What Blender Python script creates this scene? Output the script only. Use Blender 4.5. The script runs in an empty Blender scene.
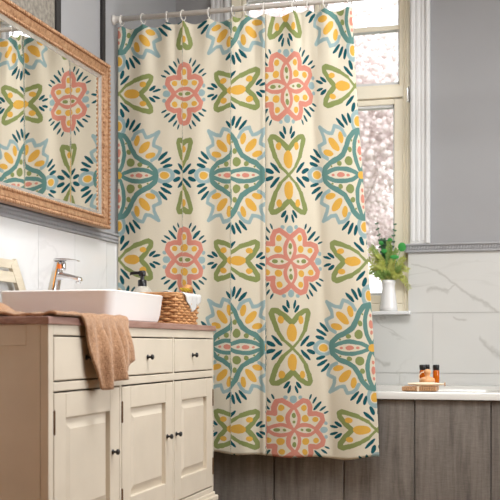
import bpy, bmesh, math, random
from mathutils import Vector, Matrix
random.seed(7)
PI = math.pi
scene = bpy.context.scene
C = scene.collection

# ------------------------------------------------------------------ camera, world, lights, exposure
F, YAW, CZ, HY = 1050.0, math.radians(15.44), 0.78, 345.0
cd = bpy.data.cameras.new('camera'); cam = bpy.data.objects.new('camera', cd); C.objects.link(cam)
cam.location = (0, 0, CZ); cam.rotation_euler = (PI/2, 0, YAW)
cd.sensor_width = 36; cd.sensor_fit = 'HORIZONTAL'; cd.lens = F/500*36; cd.shift_y = (HY-250)/500
cd.clip_start = 0.05; cd.clip_end = 100
cd.dof.use_dof = True; cd.dof.focus_distance = 3.75; cd.dof.aperture_fstop = cd.lens/1000/0.012
scene.camera = cam

w = bpy.data.worlds.new('sky'); scene.world = w; w.use_nodes = True
bg = w.node_tree.nodes['Background']; bg.inputs[0].default_value = (0.97, 0.965, 0.97, 1); bg.inputs[1].default_value = 2.6

def area(name, loc, rot, sx, sy, power, col):
    l = bpy.data.lights.new(name, 'AREA'); l.shape = 'RECTANGLE'; l.size = sx; l.size_y = sy
    l.energy = power; l.color = col
    o = bpy.data.objects.new(name, l); C.objects.link(o); o.location = loc; o.rotation_euler = rot
    return o
# daylight through the window in the right-hand wall
area('side_window_daylight', (1.28, 3.1, 1.55), (0, math.radians(90), 0), 1.4, 1.5, 34, (0.98, 0.99, 1.0))
# added soft fill light under the ceiling, no lamp fixture there
area('ceiling_fill_light', (-0.35, 2.75, 2.59), (0, 0, 0), 0.9, 0.9, 52, (0.985, 0.988, 0.975))
# daylight through the window over the bath
bw = area('bath_window_daylight', (-0.95, 5.10, 1.73), (math.radians(-90), 0, 0), 0.94, 1.55, 1, (1, 1, 1)); bw.data.cycles.is_portal = True
# warm room lamp behind the viewer
lp = bpy.data.lights.new('warm_room_lamp', 'POINT'); lp.energy = 12; lp.color = (1.0, 0.42, 0.06); lp.shadow_soft_size = 0.3
lo = bpy.data.objects.new('warm_room_lamp', lp); C.objects.link(lo); lo.location = (-1.35, 0.5, 0.95)

vs = scene.view_settings
vs.view_transform = 'Standard'; vs.look = 'None'; vs.exposure = 0.0; vs.gamma = 1.0; vs.use_curve_mapping = False

# ------------------------------------------------------------------ calibration helpers
def T(px): return math.tan(math.atan((px-250)/F)-YAW)
def axial(x, y): return y*math.cos(YAW)-x*math.sin(YAW)
def zat(py, x, y): return CZ+(HY-py)*axial(x, y)/F
def at(px, py, Y):
    x = Y*T(px); return Vector((x, Y, zat(py, x, Y)))
def atX(px, py, X):
    y = X/T(px); return Vector((X, y, zat(py, X, y)))
def lerp(a, b, t): return a+(b-a)*t
def interp(x, xs, ys):
    if x <= xs[0]: return ys[0]+(x-xs[0])*(ys[1]-ys[0])/(xs[1]-xs[0])
    for i in range(len(xs)-1):
        if x <= xs[i+1]: return lerp(ys[i], ys[i+1], (x-xs[i])/(xs[i+1]-xs[i]))
    return ys[-1]+(x-xs[-1])*(ys[-1]-ys[-2])/(xs[-1]-xs[-2])
def smooth(a, b, x):
    t = max(0, min(1, (x-a)/(b-a))); return t*t*(3-2*t)

# ------------------------------------------------------------------ object helpers
def empty(name, loc, label=None, cat=None, group=None):
    o = bpy.data.objects.new(name, None); C.objects.link(o); o.location = loc
    o.empty_display_size = 0.05
    return tag(o, label, cat, group)
def tag(o, label=None, cat=None, group=None, kind=None):
    if label: o['label'] = label
    if cat: o['category'] = cat
    if group: o['group'] = group
    if kind: o['kind'] = kind
    return o
def world_loc(p):
    v = Vector((0, 0, 0))
    while p is not None: v += p.location; p = p.parent
    return v
def obj(name, bm, m, parent=None, smooth_deg=None, center=False):
    bm.verts.ensure_lookup_table()
    if smooth_deg is not None:
        for f in bm.faces: f.smooth = True
        for e in bm.edges:
            if len(e.link_faces) == 2 and e.calc_face_angle(0) > math.radians(smooth_deg): e.smooth = False
    xs = [v.co for v in bm.verts]
    lo_ = Vector([min(c[i] for c in xs) for i in range(3)]); hi = Vector([max(c[i] for c in xs) for i in range(3)])
    o_ = Vector(((lo_.x+hi.x)/2, (lo_.y+hi.y)/2, lo_.z))
    bmesh.ops.translate(bm, verts=bm.verts, vec=-o_)
    me = bpy.data.meshes.new(name); bm.to_mesh(me); bm.free(); me.materials.append(m)
    o = bpy.data.objects.new(name, me); C.objects.link(o)
    o.location = o_ - (world_loc(parent) if parent else Vector((0, 0, 0)))
    if parent: o.parent = parent
    return o
def copy_tree(o, parent=None):
    c = o.copy(); C.objects.link(c)
    if parent: c.parent = parent
    for ch in [k for k in bpy.data.objects if k.parent == o]: copy_tree(ch, c)
    return c
def struct(o): o['kind'] = 'structure'; return o

def B(): return bmesh.new()
def box(bm, x0, x1, y0, y1, z0, z1, bev=0.0, seg=2):
    b2 = bmesh.new() if bev else bm
    vs_ = [b2.verts.new((x, y, z)) for x in (x0, x1) for y in (y0, y1) for z in (z0, z1)]
    for f in ((0,1,3,2),(4,6,7,5),(0,4,5,1),(2,3,7,6),(0,2,6,4),(1,5,7,3)):
        b2.faces.new([vs_[i] for i in f])
    if bev:
        bmesh.ops.recalc_face_normals(b2, faces=b2.faces)
        bmesh.ops.bevel(b2, geom=list(b2.edges), offset=bev, segments=seg, profile=0.5, affect='EDGES')
        merge(bm, b2)
    return bm
def merge(bm, b2, M=None):
    if M is not None: bmesh.ops.transform(b2, matrix=M, verts=b2.verts)
    mp = {v: bm.verts.new(v.co) for v in b2.verts}
    for f in b2.faces:
        try: bm.faces.new([mp[v] for v in f.verts])
        except ValueError: pass
    b2.free()
def lathe(bm, prof, c, n=24, M=None):
    b2 = bmesh.new(); rings = []
    for r, z in prof:
        rings.append([b2.verts.new((r*math.cos(2*PI*i/n), r*math.sin(2*PI*i/n), z)) for i in range(n)] if r > 1e-6 else [b2.verts.new((0, 0, z))])
    for a, b in zip(rings, rings[1:]):
        for i in range(n):
            j = (i+1) % n
            q = [a[i % len(a)], a[j % len(a)], b[j % len(b)], b[i % len(b)]]
            q2 = []
            for v in q:
                if v not in q2: q2.append(v)
            if len(q2) >= 3:
                b2.faces.new(q2)
    for r_ in (rings[0], rings[-1]):
        if len(r_) > 1: b2.faces.new(r_)
    bmesh.ops.recalc_face_normals(b2, faces=b2.faces)
    merge(bm, b2, Matrix.Translation(c) @ (M if M is not None else Matrix.Identity(4)))
    return bm
def tube(bm, pts, rad, n=8, closed=False):
    pts = [Vector(p) for p in pts]; rings = []; N = len(pts)
    up = None
    for i, p in enumerate(pts):
        a = pts[(i-1) % N] if (closed or i > 0) else p
        b = pts[(i+1) % N] if (closed or i < N-1) else p
        t = (b-a).normalized()
        if up is None:
            up = t.orthogonal().normalized()
        up = (up - t*up.dot(t)).normalized(); s = t.cross(up)
        r = rad[i] if isinstance(rad, (list, tuple)) else rad
        rings.append([bm.verts.new(p+r*(math.cos(2*PI*k/n)*up+math.sin(2*PI*k/n)*s)) for k in range(n)])
    M_ = N if closed else N-1
    for i in range(M_):
        a, b = rings[i], rings[(i+1) % N]
        for k in range(n): bm.faces.new((a[k], a[(k+1) % n], b[(k+1) % n], b[k]))
    if not closed:
        bm.faces.new(rings[0][::-1]); bm.faces.new(rings[-1])
    return bm
def loft(bm, loops, cap0=True, cap1=True):
    R = [[bm.verts.new(p) for p in L] for L in loops]; n = len(R[0])
    for a, b in zip(R, R[1:]):
        for k in range(n): bm.faces.new((a[k], a[(k+1) % n], b[(k+1) % n], b[k]))
    if cap0: bm.faces.new(R[0][::-1])
    if cap1: bm.faces.new(R[-1])
    bmesh.ops.recalc_face_normals(bm, faces=bm.faces)
    return bm
def rrect(cx, cy, hx, hy, r, z, n=8):
    out = []
    for q, (sx, sy) in enumerate(((1,1),(-1,1),(-1,-1),(1,-1))):
        for k in range(n+1):
            a = q*PI/2 + k/n*PI/2
            out.append(Vector((cx+sx*(hx-r)+r*math.cos(a), cy+sy*(hy-r)+r*math.sin(a), z)))
    return out

# ------------------------------------------------------------------ materials
def lin(c): return c/12.92 if c <= 0.04045 else ((c+0.055)/1.055)**2.4
def S(r, g, b): return (lin(r/255), lin(g/255), lin(b/255), 1)
class Nodes:
    def __init__(s, name):
        s.m = bpy.data.materials.new(name); s.m.use_nodes = True; s.t = s.m.node_tree
        s.p = s.t.nodes['Principled BSDF']; s.out = s.t.nodes['Material Output']
    def n(s, typ, **kw):
        x = s.t.nodes.new(typ)
        for k, v in kw.items(): setattr(x, k, v)
        return x
    def l(s, a, b): s.t.links.new(a, b)
    def set(s, sock, v):
        if hasattr(v, 'links') or isinstance(v, bpy.types.NodeSocket): s.l(v, sock)
        else: sock.default_value = v
    def math(s, op, a, b=None, clamp=False):
        x = s.n('ShaderNodeMath', operation=op, use_clamp=clamp); s.set(x.inputs[0], a)
        if b is not None: s.set(x.inputs[1], b)
        return x.outputs[0]
    def vm(s, op, a, b=None, scale=None):
        x = s.n('ShaderNodeVectorMath', operation=op); s.set(x.inputs[0], a)
        if b is not None: s.set(x.inputs[1], b)
        if scale is not None: s.set(x.inputs['Scale'], scale)
        return x.outputs['Value'] if op in ('LENGTH', 'DOT_PRODUCT') else x.outputs['Vector']
    def mix(s, f, a, b):
        x = s.n('ShaderNodeMix', data_type='RGBA'); s.set(x.inputs['Factor'], f); s.set(x.inputs['A'], a); s.set(x.inputs['B'], b)
        return x.outputs['Result']
    def noise(s, scale, detail=3, mp=None, rough=0.5, dist=0.0):
        x = s.n('ShaderNodeTexNoise'); x.inputs['Scale'].default_value = scale; x.inputs['Detail'].default_value = detail
        x.inputs['Roughness'].default_value = rough; x.inputs['Distortion'].default_value = dist
        if mp is not None: s.l(mp, x.inputs['Vector'])
        return x.outputs['Fac']
    def coords(s, scale=(1,1,1), kind='Object', rot=(0,0,0)):
        tc = s.n('ShaderNodeTexCoord'); mp = s.n('ShaderNodeMapping'); mp.inputs['Scale'].default_value = scale; mp.inputs['Rotation'].default_value = rot
        s.l(tc.outputs[kind], mp.inputs['Vector']); return mp.outputs['Vector']
    def ramp(s, f, stops):
        x = s.n('ShaderNodeValToRGB'); s.l(f, x.inputs['Fac']); e = x.color_ramp.elements
        while len(e) < len(stops): e.new(0.5)
        for k, (p, c) in enumerate(stops): e[k].position = p; e[k].color = c
        return x.outputs['Color']
    def bump(s, h, strength=0.3, dist=0.002):
        x = s.n('ShaderNodeBump'); x.inputs['Strength'].default_value = strength; x.inputs['Distance'].default_value = dist
        s.l(h, x.inputs['Height']); s.l(x.outputs['Normal'], s.p.inputs['Normal'])
    def base(s, c): s.set(s.p.inputs['Base Color'], c)
    def rough(s, r): s.set(s.p.inputs['Roughness'], r)

def paint(name, c, rough=0.5, var=0.06, scale=6, bump=0.1, bscale=60, metallic=0):
    N = Nodes(name); co = N.coords()
    d = tuple(x*(1-var*2) for x in c[:3])+(1,)
    N.base(N.ramp(N.noise(scale, 4, co), [(0.3, d), (0.7, c)])); N.rough(rough)
    N.p.inputs['Metallic'].default_value = metallic
    if bump: N.bump(N.noise(bscale, 3, co), bump, 0.002)
    return N.m
def wood(name, c1, c2, stretch=(12, 1.2, 12), rough=0.5, bump=0.2):
    N = Nodes(name); co = N.coords(stretch)
    f = N.noise(6, 6, co, 0.6, 0.4)
    N.base(N.ramp(f, [(0.3, c1), (0.7, c2)])); N.rough(rough); N.bump(f, bump, 0.002)
    return N.m

M = {}
M['wall'] = paint('grey_wall_paint', S(158, 158, 160), 0.7, 0.03, 3)
M['wallpaper'] = paint('flecked_grey_wallpaper', S(150, 143, 132), 0.8, 0.25, 60)
M['ceil'] = paint('white_ceiling_paint', S(235, 233, 228), 0.8, 0.02)
M['trimgrey'] = paint('grey_moulding_paint', S(164, 164, 166), 0.55, 0.04, 20)
M['trimdark'] = paint('dark_strip_paint', S(42, 39, 38), 0.8, 0.05)
M['white'] = paint('white_window_paint', S(226, 226, 226), 0.4, 0.02)
M['creamframe'] = paint('cream_window_paint', S(255, 246, 224), 0.4, 0.03)
M['cream'] = paint('cream_cabinet_paint', S(216, 205, 187), 0.42, 0.04, 8, 0.08, 90)
M['floor'] = wood('warm_floor_wood', S(100, 72, 36), S(130, 96, 52), (12, 1.5, 12))
M['warmwall'] = paint('warm_tan_plaster', S(136, 94, 40), 0.8, 0.04)
M['ceramic'] = paint('white_ceramic', S(238, 237, 236), 0.12, 0.01, 4, 0.0)
M['acrylic'] = paint('white_acrylic', S(206, 204, 199), 0.18, 0.01, 4, 0.0)
M['counter'] = wood('reddish_worktop_wood', S(128, 88, 78), S(176, 142, 130), (4, 1.0, 14), 0.35)
M['black'] = paint('black_iron', S(30, 28, 27), 0.35, 0.1, 20, 0.05)
M['hinge'] = paint('aged_brass', S(120, 92, 64), 0.4, 0.1, 20, 0.05, metallic=0.6)
M['blackplastic'] = paint('black_plastic', S(26, 26, 28), 0.3, 0.05, 20, 0.0)
M['chrome'] = paint('chrome_metal', S(215, 215, 218), 0.2, 0.02, 5, 0.0, metallic=1)
M['orange'] = paint('orange_plastic', S(226, 110, 30), 0.4, 0.02)
M['rod'] = paint('white_enamel', S(222, 218, 212), 0.3, 0.02)
M['soap'] = paint('speckled_stone_bottle', S(198, 192, 180), 0.6, 0.14, 90)
M['cloth'] = paint('white_linen', S(222, 222, 220), 0.9, 0.08, 40, 0.3, 200)
M['cloth_plain'] = paint('plain_cream_cotton', S(232, 224, 204), 0.9, 0.04)
M['stand'] = wood('pale_beige_wood', S(196, 184, 162), S(212, 202, 182))
M['honey'] = wood('honey_wood', S(170, 110, 62), S(214, 160, 104))
M['palewood'] = wood('pale_brush_wood', S(206, 146, 96), S(232, 180, 132))
M['slat'] = wood('slatted_tray_wood', S(158, 116, 80), S(206, 162, 120), (30, 30, 3))
M['strap'] = paint('cream_cotton_strap', S(238, 222, 196), 0.9, 0.05)
M['bristle'] = paint('yellow_bristles', S(206, 170, 50), 0.9, 0.2, 80)
M['leafdark'] = paint('eucalyptus_green', S(104, 146, 112), 0.5, 0.15, 30)
M['leafyellow'] = paint('yellow_green_leaf', S(228, 234, 132), 0.5, 0.2, 30)
M['leafmid'] = paint('mid_green_leaf', S(172, 204, 112), 0.5, 0.2, 30)
M['leafbright'] = paint('bright_green_leaf', S(100, 206, 112), 0.4, 0.08, 30)
M['bark'] = paint('grey_brown_bark', S(176, 158, 152), 0.9, 0.1, 20)
M['blossom'] = paint('pale_pink_blossom', S(238, 226, 224), 0.9, 0.05, 3)
M['lawn'] = paint('dull_grass', S(120, 124, 96), 0.9, 0.2, 3)

for k_ in ('leafdark', 'leafyellow', 'leafmid', 'leafbright'):   # thin leaves let some light through
    nt = M[k_].node_tree; pb = nt.nodes['Principled BSDF']; tl = nt.nodes.new('ShaderNodeBsdfTranslucent'); mx = nt.nodes.new('ShaderNodeMixShader')
    src = pb.inputs['Base Color'].links[0].from_socket; nt.links.new(src, tl.inputs['Color']); mx.inputs[0].default_value = 0.45
    nt.links.new(pb.outputs[0], mx.inputs[1]); nt.links.new(tl.outputs[0], mx.inputs[2]); nt.links.new(mx.outputs[0], nt.nodes['Material Output'].inputs['Surface'])
def mat_amber():
    N = Nodes('amber_plastic'); N.base(N.ramp(N.noise(20, 2, N.coords()), [(0.3, S(196, 92, 10)), (0.7, S(236, 126, 20))])); N.rough(0.15)
    N.p.inputs['Transmission Weight'].default_value = 0.35
    return N.m
M['amber'] = mat_amber()
def mat_glass():
    N = Nodes('clear_window_glass')
    tr = N.n('ShaderNodeBsdfTransparent'); gl = N.n('ShaderNodeBsdfGlossy'); gl.inputs['Roughness'].default_value = 0.02
    fr = N.n('ShaderNodeFresnel'); fr.inputs['IOR'].default_value = 1.3
    mx = N.n('ShaderNodeMixShader'); N.l(fr.outputs[0], mx.inputs[0]); N.l(tr.outputs[0], mx.inputs[1]); N.l(gl.outputs[0], mx.inputs[2])
    N.l(mx.outputs[0], N.out.inputs['Surface']); return N.m
M['glass'] = mat_glass()
def mat_mirror():
    N = Nodes('silvered_mirror'); N.base(N.ramp(N.noise(2, 1, N.coords()), [(0.2, (0.90, 0.90, 0.89, 1)), (0.8, (0.93, 0.93, 0.92, 1))]))
    N.p.inputs['Metallic'].default_value = 1; N.rough(0.012); return N.m
M['mirror'] = mat_mirror()
def mat_gold():
    N = Nodes('antique_copper_gilt'); co = N.coords((1,1,1))
    f = N.noise(70, 5, co, 0.7); g = N.noise(9, 3, co)
    c = N.ramp(f, [(0.3, S(122, 84, 56)), (0.5, S(182, 142, 108)), (0.75, S(214, 182, 146))])
    N.base(N.mix(N.math('MULTIPLY', g, 0.4), c, S(150, 100, 66))); N.rough(0.42); N.p.inputs['Metallic'].default_value = 0.35
    N.bump(f, 0.5, 0.002); return N.m
M['gilt'] = mat_gold()
M['silver'] = paint('silvered_bevel', S(206, 204, 200), 0.25, 0.08, 30, 0.0, metallic=0.6)
def mat_marble(name, base, vein, jx, jz, axis, veins=()):
    # polished tiles: soft cloud, thin veins and narrow joints
    N = Nodes(name); tc = N.n('ShaderNodeTexCoord'); co = N.coords((1,1,1))
    cl = N.noise(2.2, 4, co, 0.5)
    c = N.ramp(cl, [(0.3, tuple(x*0.93 for x in base[:3])+(1,)), (0.7, base)])
    v = N.noise(1.5, 5, N.coords((1.0, 1.0, 1.9), rot=(0.0, 0.6, 0.35)), 0.55, 0.7)
    d = N.math('ABSOLUTE', N.math('SUBTRACT', v, 0.5))
    vm_ = N.math('SUBTRACT', 1.0, N.math('MULTIPLY', d, 70.0), True)
    patch = N.math('MULTIPLY', N.math('SUBTRACT', N.noise(1.7, 2, co), 0.46), 4.0, True)
    c = N.mix(N.math('MULTIPLY', N.math('MULTIPLY', vm_, patch), 0.75), c, vein)
    if veins:
        ge = N.n('ShaderNodeNewGeometry'); nz = N.n('ShaderNodeTexNoise'); nz.inputs['Scale'].default_value = 9; nz.inputs['Detail'].default_value = 4
        N.l(ge.outputs['Position'], nz.inputs['Vector'])
        W = N.vm('ADD', ge.outputs['Position'], N.vm('SCALE', N.vm('SUBTRACT', nz.outputs['Color'], (0.5, 0.5, 0.5)), scale=0.09))
        W = N.vm('MULTIPLY', W, (1, 0, 1)); ds = []
        for (a, b, r) in veins:
            a = Vector((a[0], 0, a[1])); b = Vector((b[0], 0, b[1])); ba = b-a; pa = N.vm('SUBTRACT', W, tuple(a))
            h = N.math('ADD', N.vm('DOT_PRODUCT', pa, tuple(ba/ba.length_squared)), 0.0, True)
            ds.append(N.math('MULTIPLY', N.vm('LENGTH', N.vm('SUBTRACT', pa, N.vm('SCALE', tuple(ba), scale=h))), 1/r))
        d = ds[0]
        for q in ds[1:]: d = N.math('MINIMUM', d, q)
        c = N.mix(N.math('MULTIPLY', N.math('SUBTRACT', 1.0, d, True), 0.5), c, vein)
    N.base(c); N.rough(0.16); return N.m
def wv(px, py): p_ = at(px, py, 4.79); return (p_.x, p_.z)
VEINS = [(wv(412, 262), wv(436, 272), 0.006), (wv(436, 272), wv(462, 290), 0.009), (wv(462, 290), wv(498, 312), 0.008), (wv(428, 289), wv(446, 293), 0.011), (wv(446, 293), wv(455, 286), 0.005),
         (wv(478, 338), wv(505, 356), 0.012), (wv(372, 358), wv(388, 366), 0.010), (wv(452, 316), wv(466, 320), 0.008)]
M['marble'] = mat_marble('white_marble_tile', S(212, 212, 209), S(158, 156, 150), 0, 0, 'x', VEINS)
M['marble2'] = mat_marble('pale_wall_tile', S(226, 227, 228), S(204, 205, 206), 0, 0, 'y')
M['joint'] = paint('grey_grout', S(190, 189, 186), 0.8, 0.03)
def mat_oak():
    N = Nodes('grey_limed_oak'); a = N.noise(5, 6, N.coords((9, 9, 0.8)), 0.65, 0.3); b = N.noise(60, 4, N.coords((0.6, 1, 5)), 0.7)
    c1 = N.ramp(a, [(0.25, S(84, 79, 75)), (0.5, S(116, 110, 104)), (0.8, S(140, 134, 127))])
    x = N.n('ShaderNodeMix', data_type='RGBA', blend_type='MULTIPLY'); x.inputs['Factor'].default_value = 0.7
    N.l(c1, x.inputs['A']); N.l(N.ramp(b, [(0.3, (0.7, 0.7, 0.7, 1)), (0.7, (1.12, 1.12, 1.12, 1))]), x.inputs['B'])
    N.base(x.outputs['Result']); N.rough(0.55); N.bump(b, 0.25, 0.002); return N.m
M['oak'] = mat_oak()
def mat_towel():
    N = Nodes('tan_terry_cloth'); co = N.coords()
    N.base(N.ramp(N.noise(130, 4, co, 0.7), [(0.3, S(146, 106, 76)), (0.7, S(198, 154, 116))])); N.rough(0.95)
    N.p.inputs['Sheen Weight'].default_value = 0.3
    N.bump(N.noise(260, 3, co), 0.9, 0.004); return N.m
M['towel'] = mat_towel()
def mat_wicker():
    N = Nodes('woven_wicker_cane'); co = N.coords()
    N.base(N.ramp(N.noise(45, 3, co), [(0.3, S(160, 106, 60)), (0.7, S(214, 164, 112))])); N.rough(0.55); return N.m
M['wicker'] = mat_wicker()

# printed curtain cloth ------------------------------------------------------
def mat_curtain():
    N = Nodes('floral_printed_cotton')
    uv = N.n('ShaderNodeUVMap'); uv.uv_map = 'print'
    sp = N.n('ShaderNodeSeparateXYZ'); N.l(uv.outputs['UV'], sp.inputs[0])
    wob = N.noise(7, 2, uv.outputs['UV']); wob2 = N.noise(9, 2, uv.outputs['UV'])
    a = N.math('PINGPONG', N.math('ADD', sp.outputs[0], N.math('MULTIPLY', N.math('SUBTRACT', wob, 0.5), 0.025)), 1.0)
    b = N.math('PINGPONG', N.math('ADD', sp.outputs[1], N.math('MULTIPLY', N.math('SUBTRACT', wob2, 0.5), 0.025)), 1.0)
    p = N.math('MAXIMUM', a, b); q = N.math('MINIMUM', a, b)
    cb = N.n('ShaderNodeCombineXYZ'); N.l(p, cb.inputs[0]); N.l(q, cb.inputs[1]); P = cb.outputs[0]
    def ell(cx, cy, rx, ry, deg=0):
        mp = N.n('ShaderNodeMapping', vector_type='TEXTURE'); N.l(P, mp.inputs['Vector'])
        mp.inputs['Location'].default_value = (cx, cy, 0); mp.inputs['Rotation'].default_value = (0, 0, math.radians(deg)); mp.inputs['Scale'].default_value = (rx, ry, 1)
        return N.vm('LENGTH', mp.outputs[0])
    def seg(A, Bp, r):
        A = Vector((*A, 0)); Bv = Vector((*Bp, 0)); ba = Bv-A
        pa = N.vm('SUBTRACT', P, tuple(A))
        h = N.math('ADD', N.vm('DOT_PRODUCT', pa, tuple(ba/ba.length_squared)), 0.0, True)
        d = N.vm('SUBTRACT', pa, N.vm('SCALE', tuple(ba), scale=h))
        return N.math('MULTIPLY', N.vm('LENGTH', d), 1.0/r)
    def mn(ds):
        r = ds[0]
        for d in ds[1:]: r = N.math('MINIMUM', r, d)
        return r
    def poly(pts, r):
        rr = r if isinstance(r, (list, tuple)) else [r]*(len(pts)-1)
        return [seg(pts[i], pts[i+1], rr[i]) for i in range(len(pts)-1)]
    def lens(c, L, W, r, c2=None):
        # outline of a pointed oval on the axis: | |q| - W(1-((p-c)/L)^2) | < r
        t = N.math('MULTIPLY', N.math('SUBTRACT', p, c), 1.0/L)
        hgt = N.math('MULTIPLY', N.math('SUBTRACT', 1.0, N.math('MULTIPLY', t, t)), W)
        d = N.math('ABSOLUTE', N.math('SUBTRACT', q, N.math('MAXIMUM', hgt, 0.0)))
        out = N.math('GREATER_THAN', N.math('ABSOLUTE', t), 1.0)
        return N.math('ADD', N.math('MULTIPLY', d, 1.0/r), N.math('MULTIPLY', out, 50.0))
    cream = S(236, 229, 211)
    teal, blue, navy = S(112, 156, 150), S(168, 194, 197), S(34, 98, 108)
    pink, green, yellow = S(226, 156, 138), S(152, 164, 104), S(236, 190, 90)
    st, ct = math.sin, math.cos
    layers = []
    # light blue outlines and dots
    ring = lambda cx, cy, rx, ry, wd: N.math('MULTIPLY', N.math('ABSOLUTE', N.math('SUBTRACT', ell(cx, cy, rx, ry), 1.0)), 1.0/wd)
    layers.append((blue, poly([(0.445, 0.185), (0.505, 0.218), (0.538, 0.265), (0.552, 0.325), (0.468, 0.365), (0.478, 0.425), (0.505, 0.48), (0.535, 0.535)], 0.022)
                   + [ring(0.60, 0.0, 0.105, 0.078, 0.27)]
                   + [ell(1.0, 0.628, 0.042, 0.046), ell(0.915, 0.602, 0.024, 0.023)]))
    # teal
    layers.append((teal, poly([(0.505, -0.02), (0.483, 0.072), (0.41, 0.138), (0.32, 0.176), (0.232, 0.232)], 0.031) + [lens(0.265, 0.24, 0.072, 0.026)]))
    # pink
    def E(e, f): return (1-e, 1-f) if (1-e) >= (1-f) else (1-f, 1-e)
    pinks = poly([E(0, 0.272), E(0.055, 0.318), E(0.12, 0.362), E(0.178, 0.345), E(0.205, 0.275), E(0.197, 0.197)], 0.030)
    t = N.math('MULTIPLY', N.math('SUBTRACT', N.math('SUBTRACT', 1.0, q), 0.137), 1/0.140)
    hgt = N.math('MAXIMUM', N.math('MULTIPLY', N.math('SUBTRACT', 1.0, N.math('MULTIPLY', t, t)), 0.064), 0.0)
    dl = N.math('MULTIPLY', N.math('ABSOLUTE', N.math('SUBTRACT', N.math('SUBTRACT', 1.0, p), hgt)), 1/0.023)
    dl = N.math('ADD', dl, N.math('MULTIPLY', N.math('GREATER_THAN', N.math('ABSOLUTE', t), 1.0), 50.0))
    pinks.append(dl)
    pinks += [ell(0.274, 0, 0.05, 0.028), ell(0.375, 0, 0.022, 0.014), ell(0.178, 0, 0.024, 0.017)]
    layers.append((pink, pinks))
    # green hearts
    hp = [(1-0.0, 0.0), (1-0.10, 0.10), (1-0.165, 0.21), (1-0.203, 0.33), (1-0.22, 0.40), (1-0.205, 0.432), (1-0.16, 0.428), (1-0.08, 0.372), (1.0, 0.29)]
    greens = poly(hp, [0.016, 0.022, 0.028, 0.031, 0.031, 0.031, 0.031, 0.031])
    greens += [ell(0.158, 0.158, 0.055, 0.052), ell(0.285, 0.133, 0.033, 0.029), ell(0.39, 0.098, 0.013, 0.012)]
    def ee(e, f, re, rf, deg=0):   # ellipse given about the pink flower's centre, long axis along f
        x, y = 1-e, 1-f
        return ell(x, y, re, rf, -deg)
    greens += [ee(0, 0.178, 0.023, 0.035), ee(0, 0.098, 0.016, 0.018)]
    layers.append((green, greens))
    # yellow
    layers.append((yellow, [ell(0, 0, 0.045, 0.045), ell(0.603, 0, 0.058, 0.045), ell(0.345, 0.345, 0.098, 0.046, 45), ell(0.425, 0.245, 0.068, 0.036, 12),
                            ell(1.0, 0.175, 0.056, 0.104), ell(1-0.118, 0.325, 0.034, 0.046),
                            ee(0.14, 0.14, 0.042, 0.042), ee(0.128, 0.268, 0.034, 0.037)]))
    # dark teal dashes
    def dash(cx, cy, deg, L, W): return ell(cx, cy, L*1.14, W*0.98, deg)
    nav = [dash(0.64, 0.118, 14, 0.055, 0.022), dash(0.62, 0.180, 30, 0.068, 0.021), dash(0.585, 0.240, 44, 0.068, 0.021)]
    nav += [dash(1-0.165, 0.085, 180-46, 0.075, 0.021), dash(1-0.235, 0.045, 180-22, 0.05, 0.026)]
    nav += [dash(1-0.042, 0.505, 180-75, 0.046, 0.017), dash(1-0.07, 0.452, 180-55, 0.046, 0.021)]
    nav += [dash(1-0.297, 1-0.297, 45, 0.064, 0.019), dash(1-0.262, 1-0.365, 56, 0.042, 0.014), dash(1-0.215, 1-0.405, 66, 0.032, 0.012)]
    layers.append((navy, nav))
    col = cream
    for c, ds in layers:
        f = N.math('LESS_THAN', mn(ds), 1.0); col = N.mix(f, col, c)
    # weave
    wv = N.noise(900, 2, N.coords((1, 1, 1)))
    x = N.n('ShaderNodeMix', data_type='RGBA', blend_type='MULTIPLY'); x.inputs['Factor'].default_value = 1
    N.l(col, x.inputs['A']); N.l(N.ramp(wv, [(0.3, (0.9, 0.9, 0.9, 1)), (0.7, (1, 1, 1, 1))]), x.inputs['B'])
    col = x.outputs['Result']
    N.base(col); N.rough(0.9); N.p.inputs['Specular IOR Level'].default_value = 0.15
    N.bump(N.noise(700, 2, N.coords()), 0.25, 0.001)
    tl = N.n('ShaderNodeBsdfTranslucent'); N.l(col, tl.inputs['Color'])
    mx = N.n('ShaderNodeMixShader'); mx.inputs[0].default_value = 0.30
    N.l(N.p.outputs[0], mx.inputs[1]); N.l(tl.outputs[0], mx.inputs[2]); N.l(mx.outputs[0], N.out.inputs['Surface'])
    return N.m
M['print'] = mat_curtain()

# ------------------------------------------------------------------ the room
XL, XR, YB, YF, ZC = -1.70, 1.30, 4.80, -0.60, 2.62
YW = 4.80
floor = struct(obj('floor', box(B(), XL-0.1, XR+0.1, YF-0.1, YB+0.25, -0.1, 0), M['floor']))
struct(obj('ceiling', box(B(), XL-0.1, XR+0.1, YF-0.1, YB+0.25, ZC, ZC+0.1), M['ceil']))
wl = struct(obj('wall_left', box(B(), XL-0.1, XL, YF-0.1, YB+0.25, 0, ZC), M['wall']))
struct(obj('wall_front', box(B(), XL, XR, YF-0.1, YF, 0, ZC), M['warmwall']))
# right wall with its window opening
bm = B(); box(bm, XR, XR+0.1, YF-0.1, 2.3, 0, ZC); box(bm, XR, XR+0.1, 3.9, YB+0.25, 0, ZC)
box(bm, XR, XR+0.1, 2.3, 3.9, 0, 0.85); box(bm, XR, XR+0.1, 2.3, 3.9, 2.25, ZC)
struct(obj('wall_right', bm, M['wall']))
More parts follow.
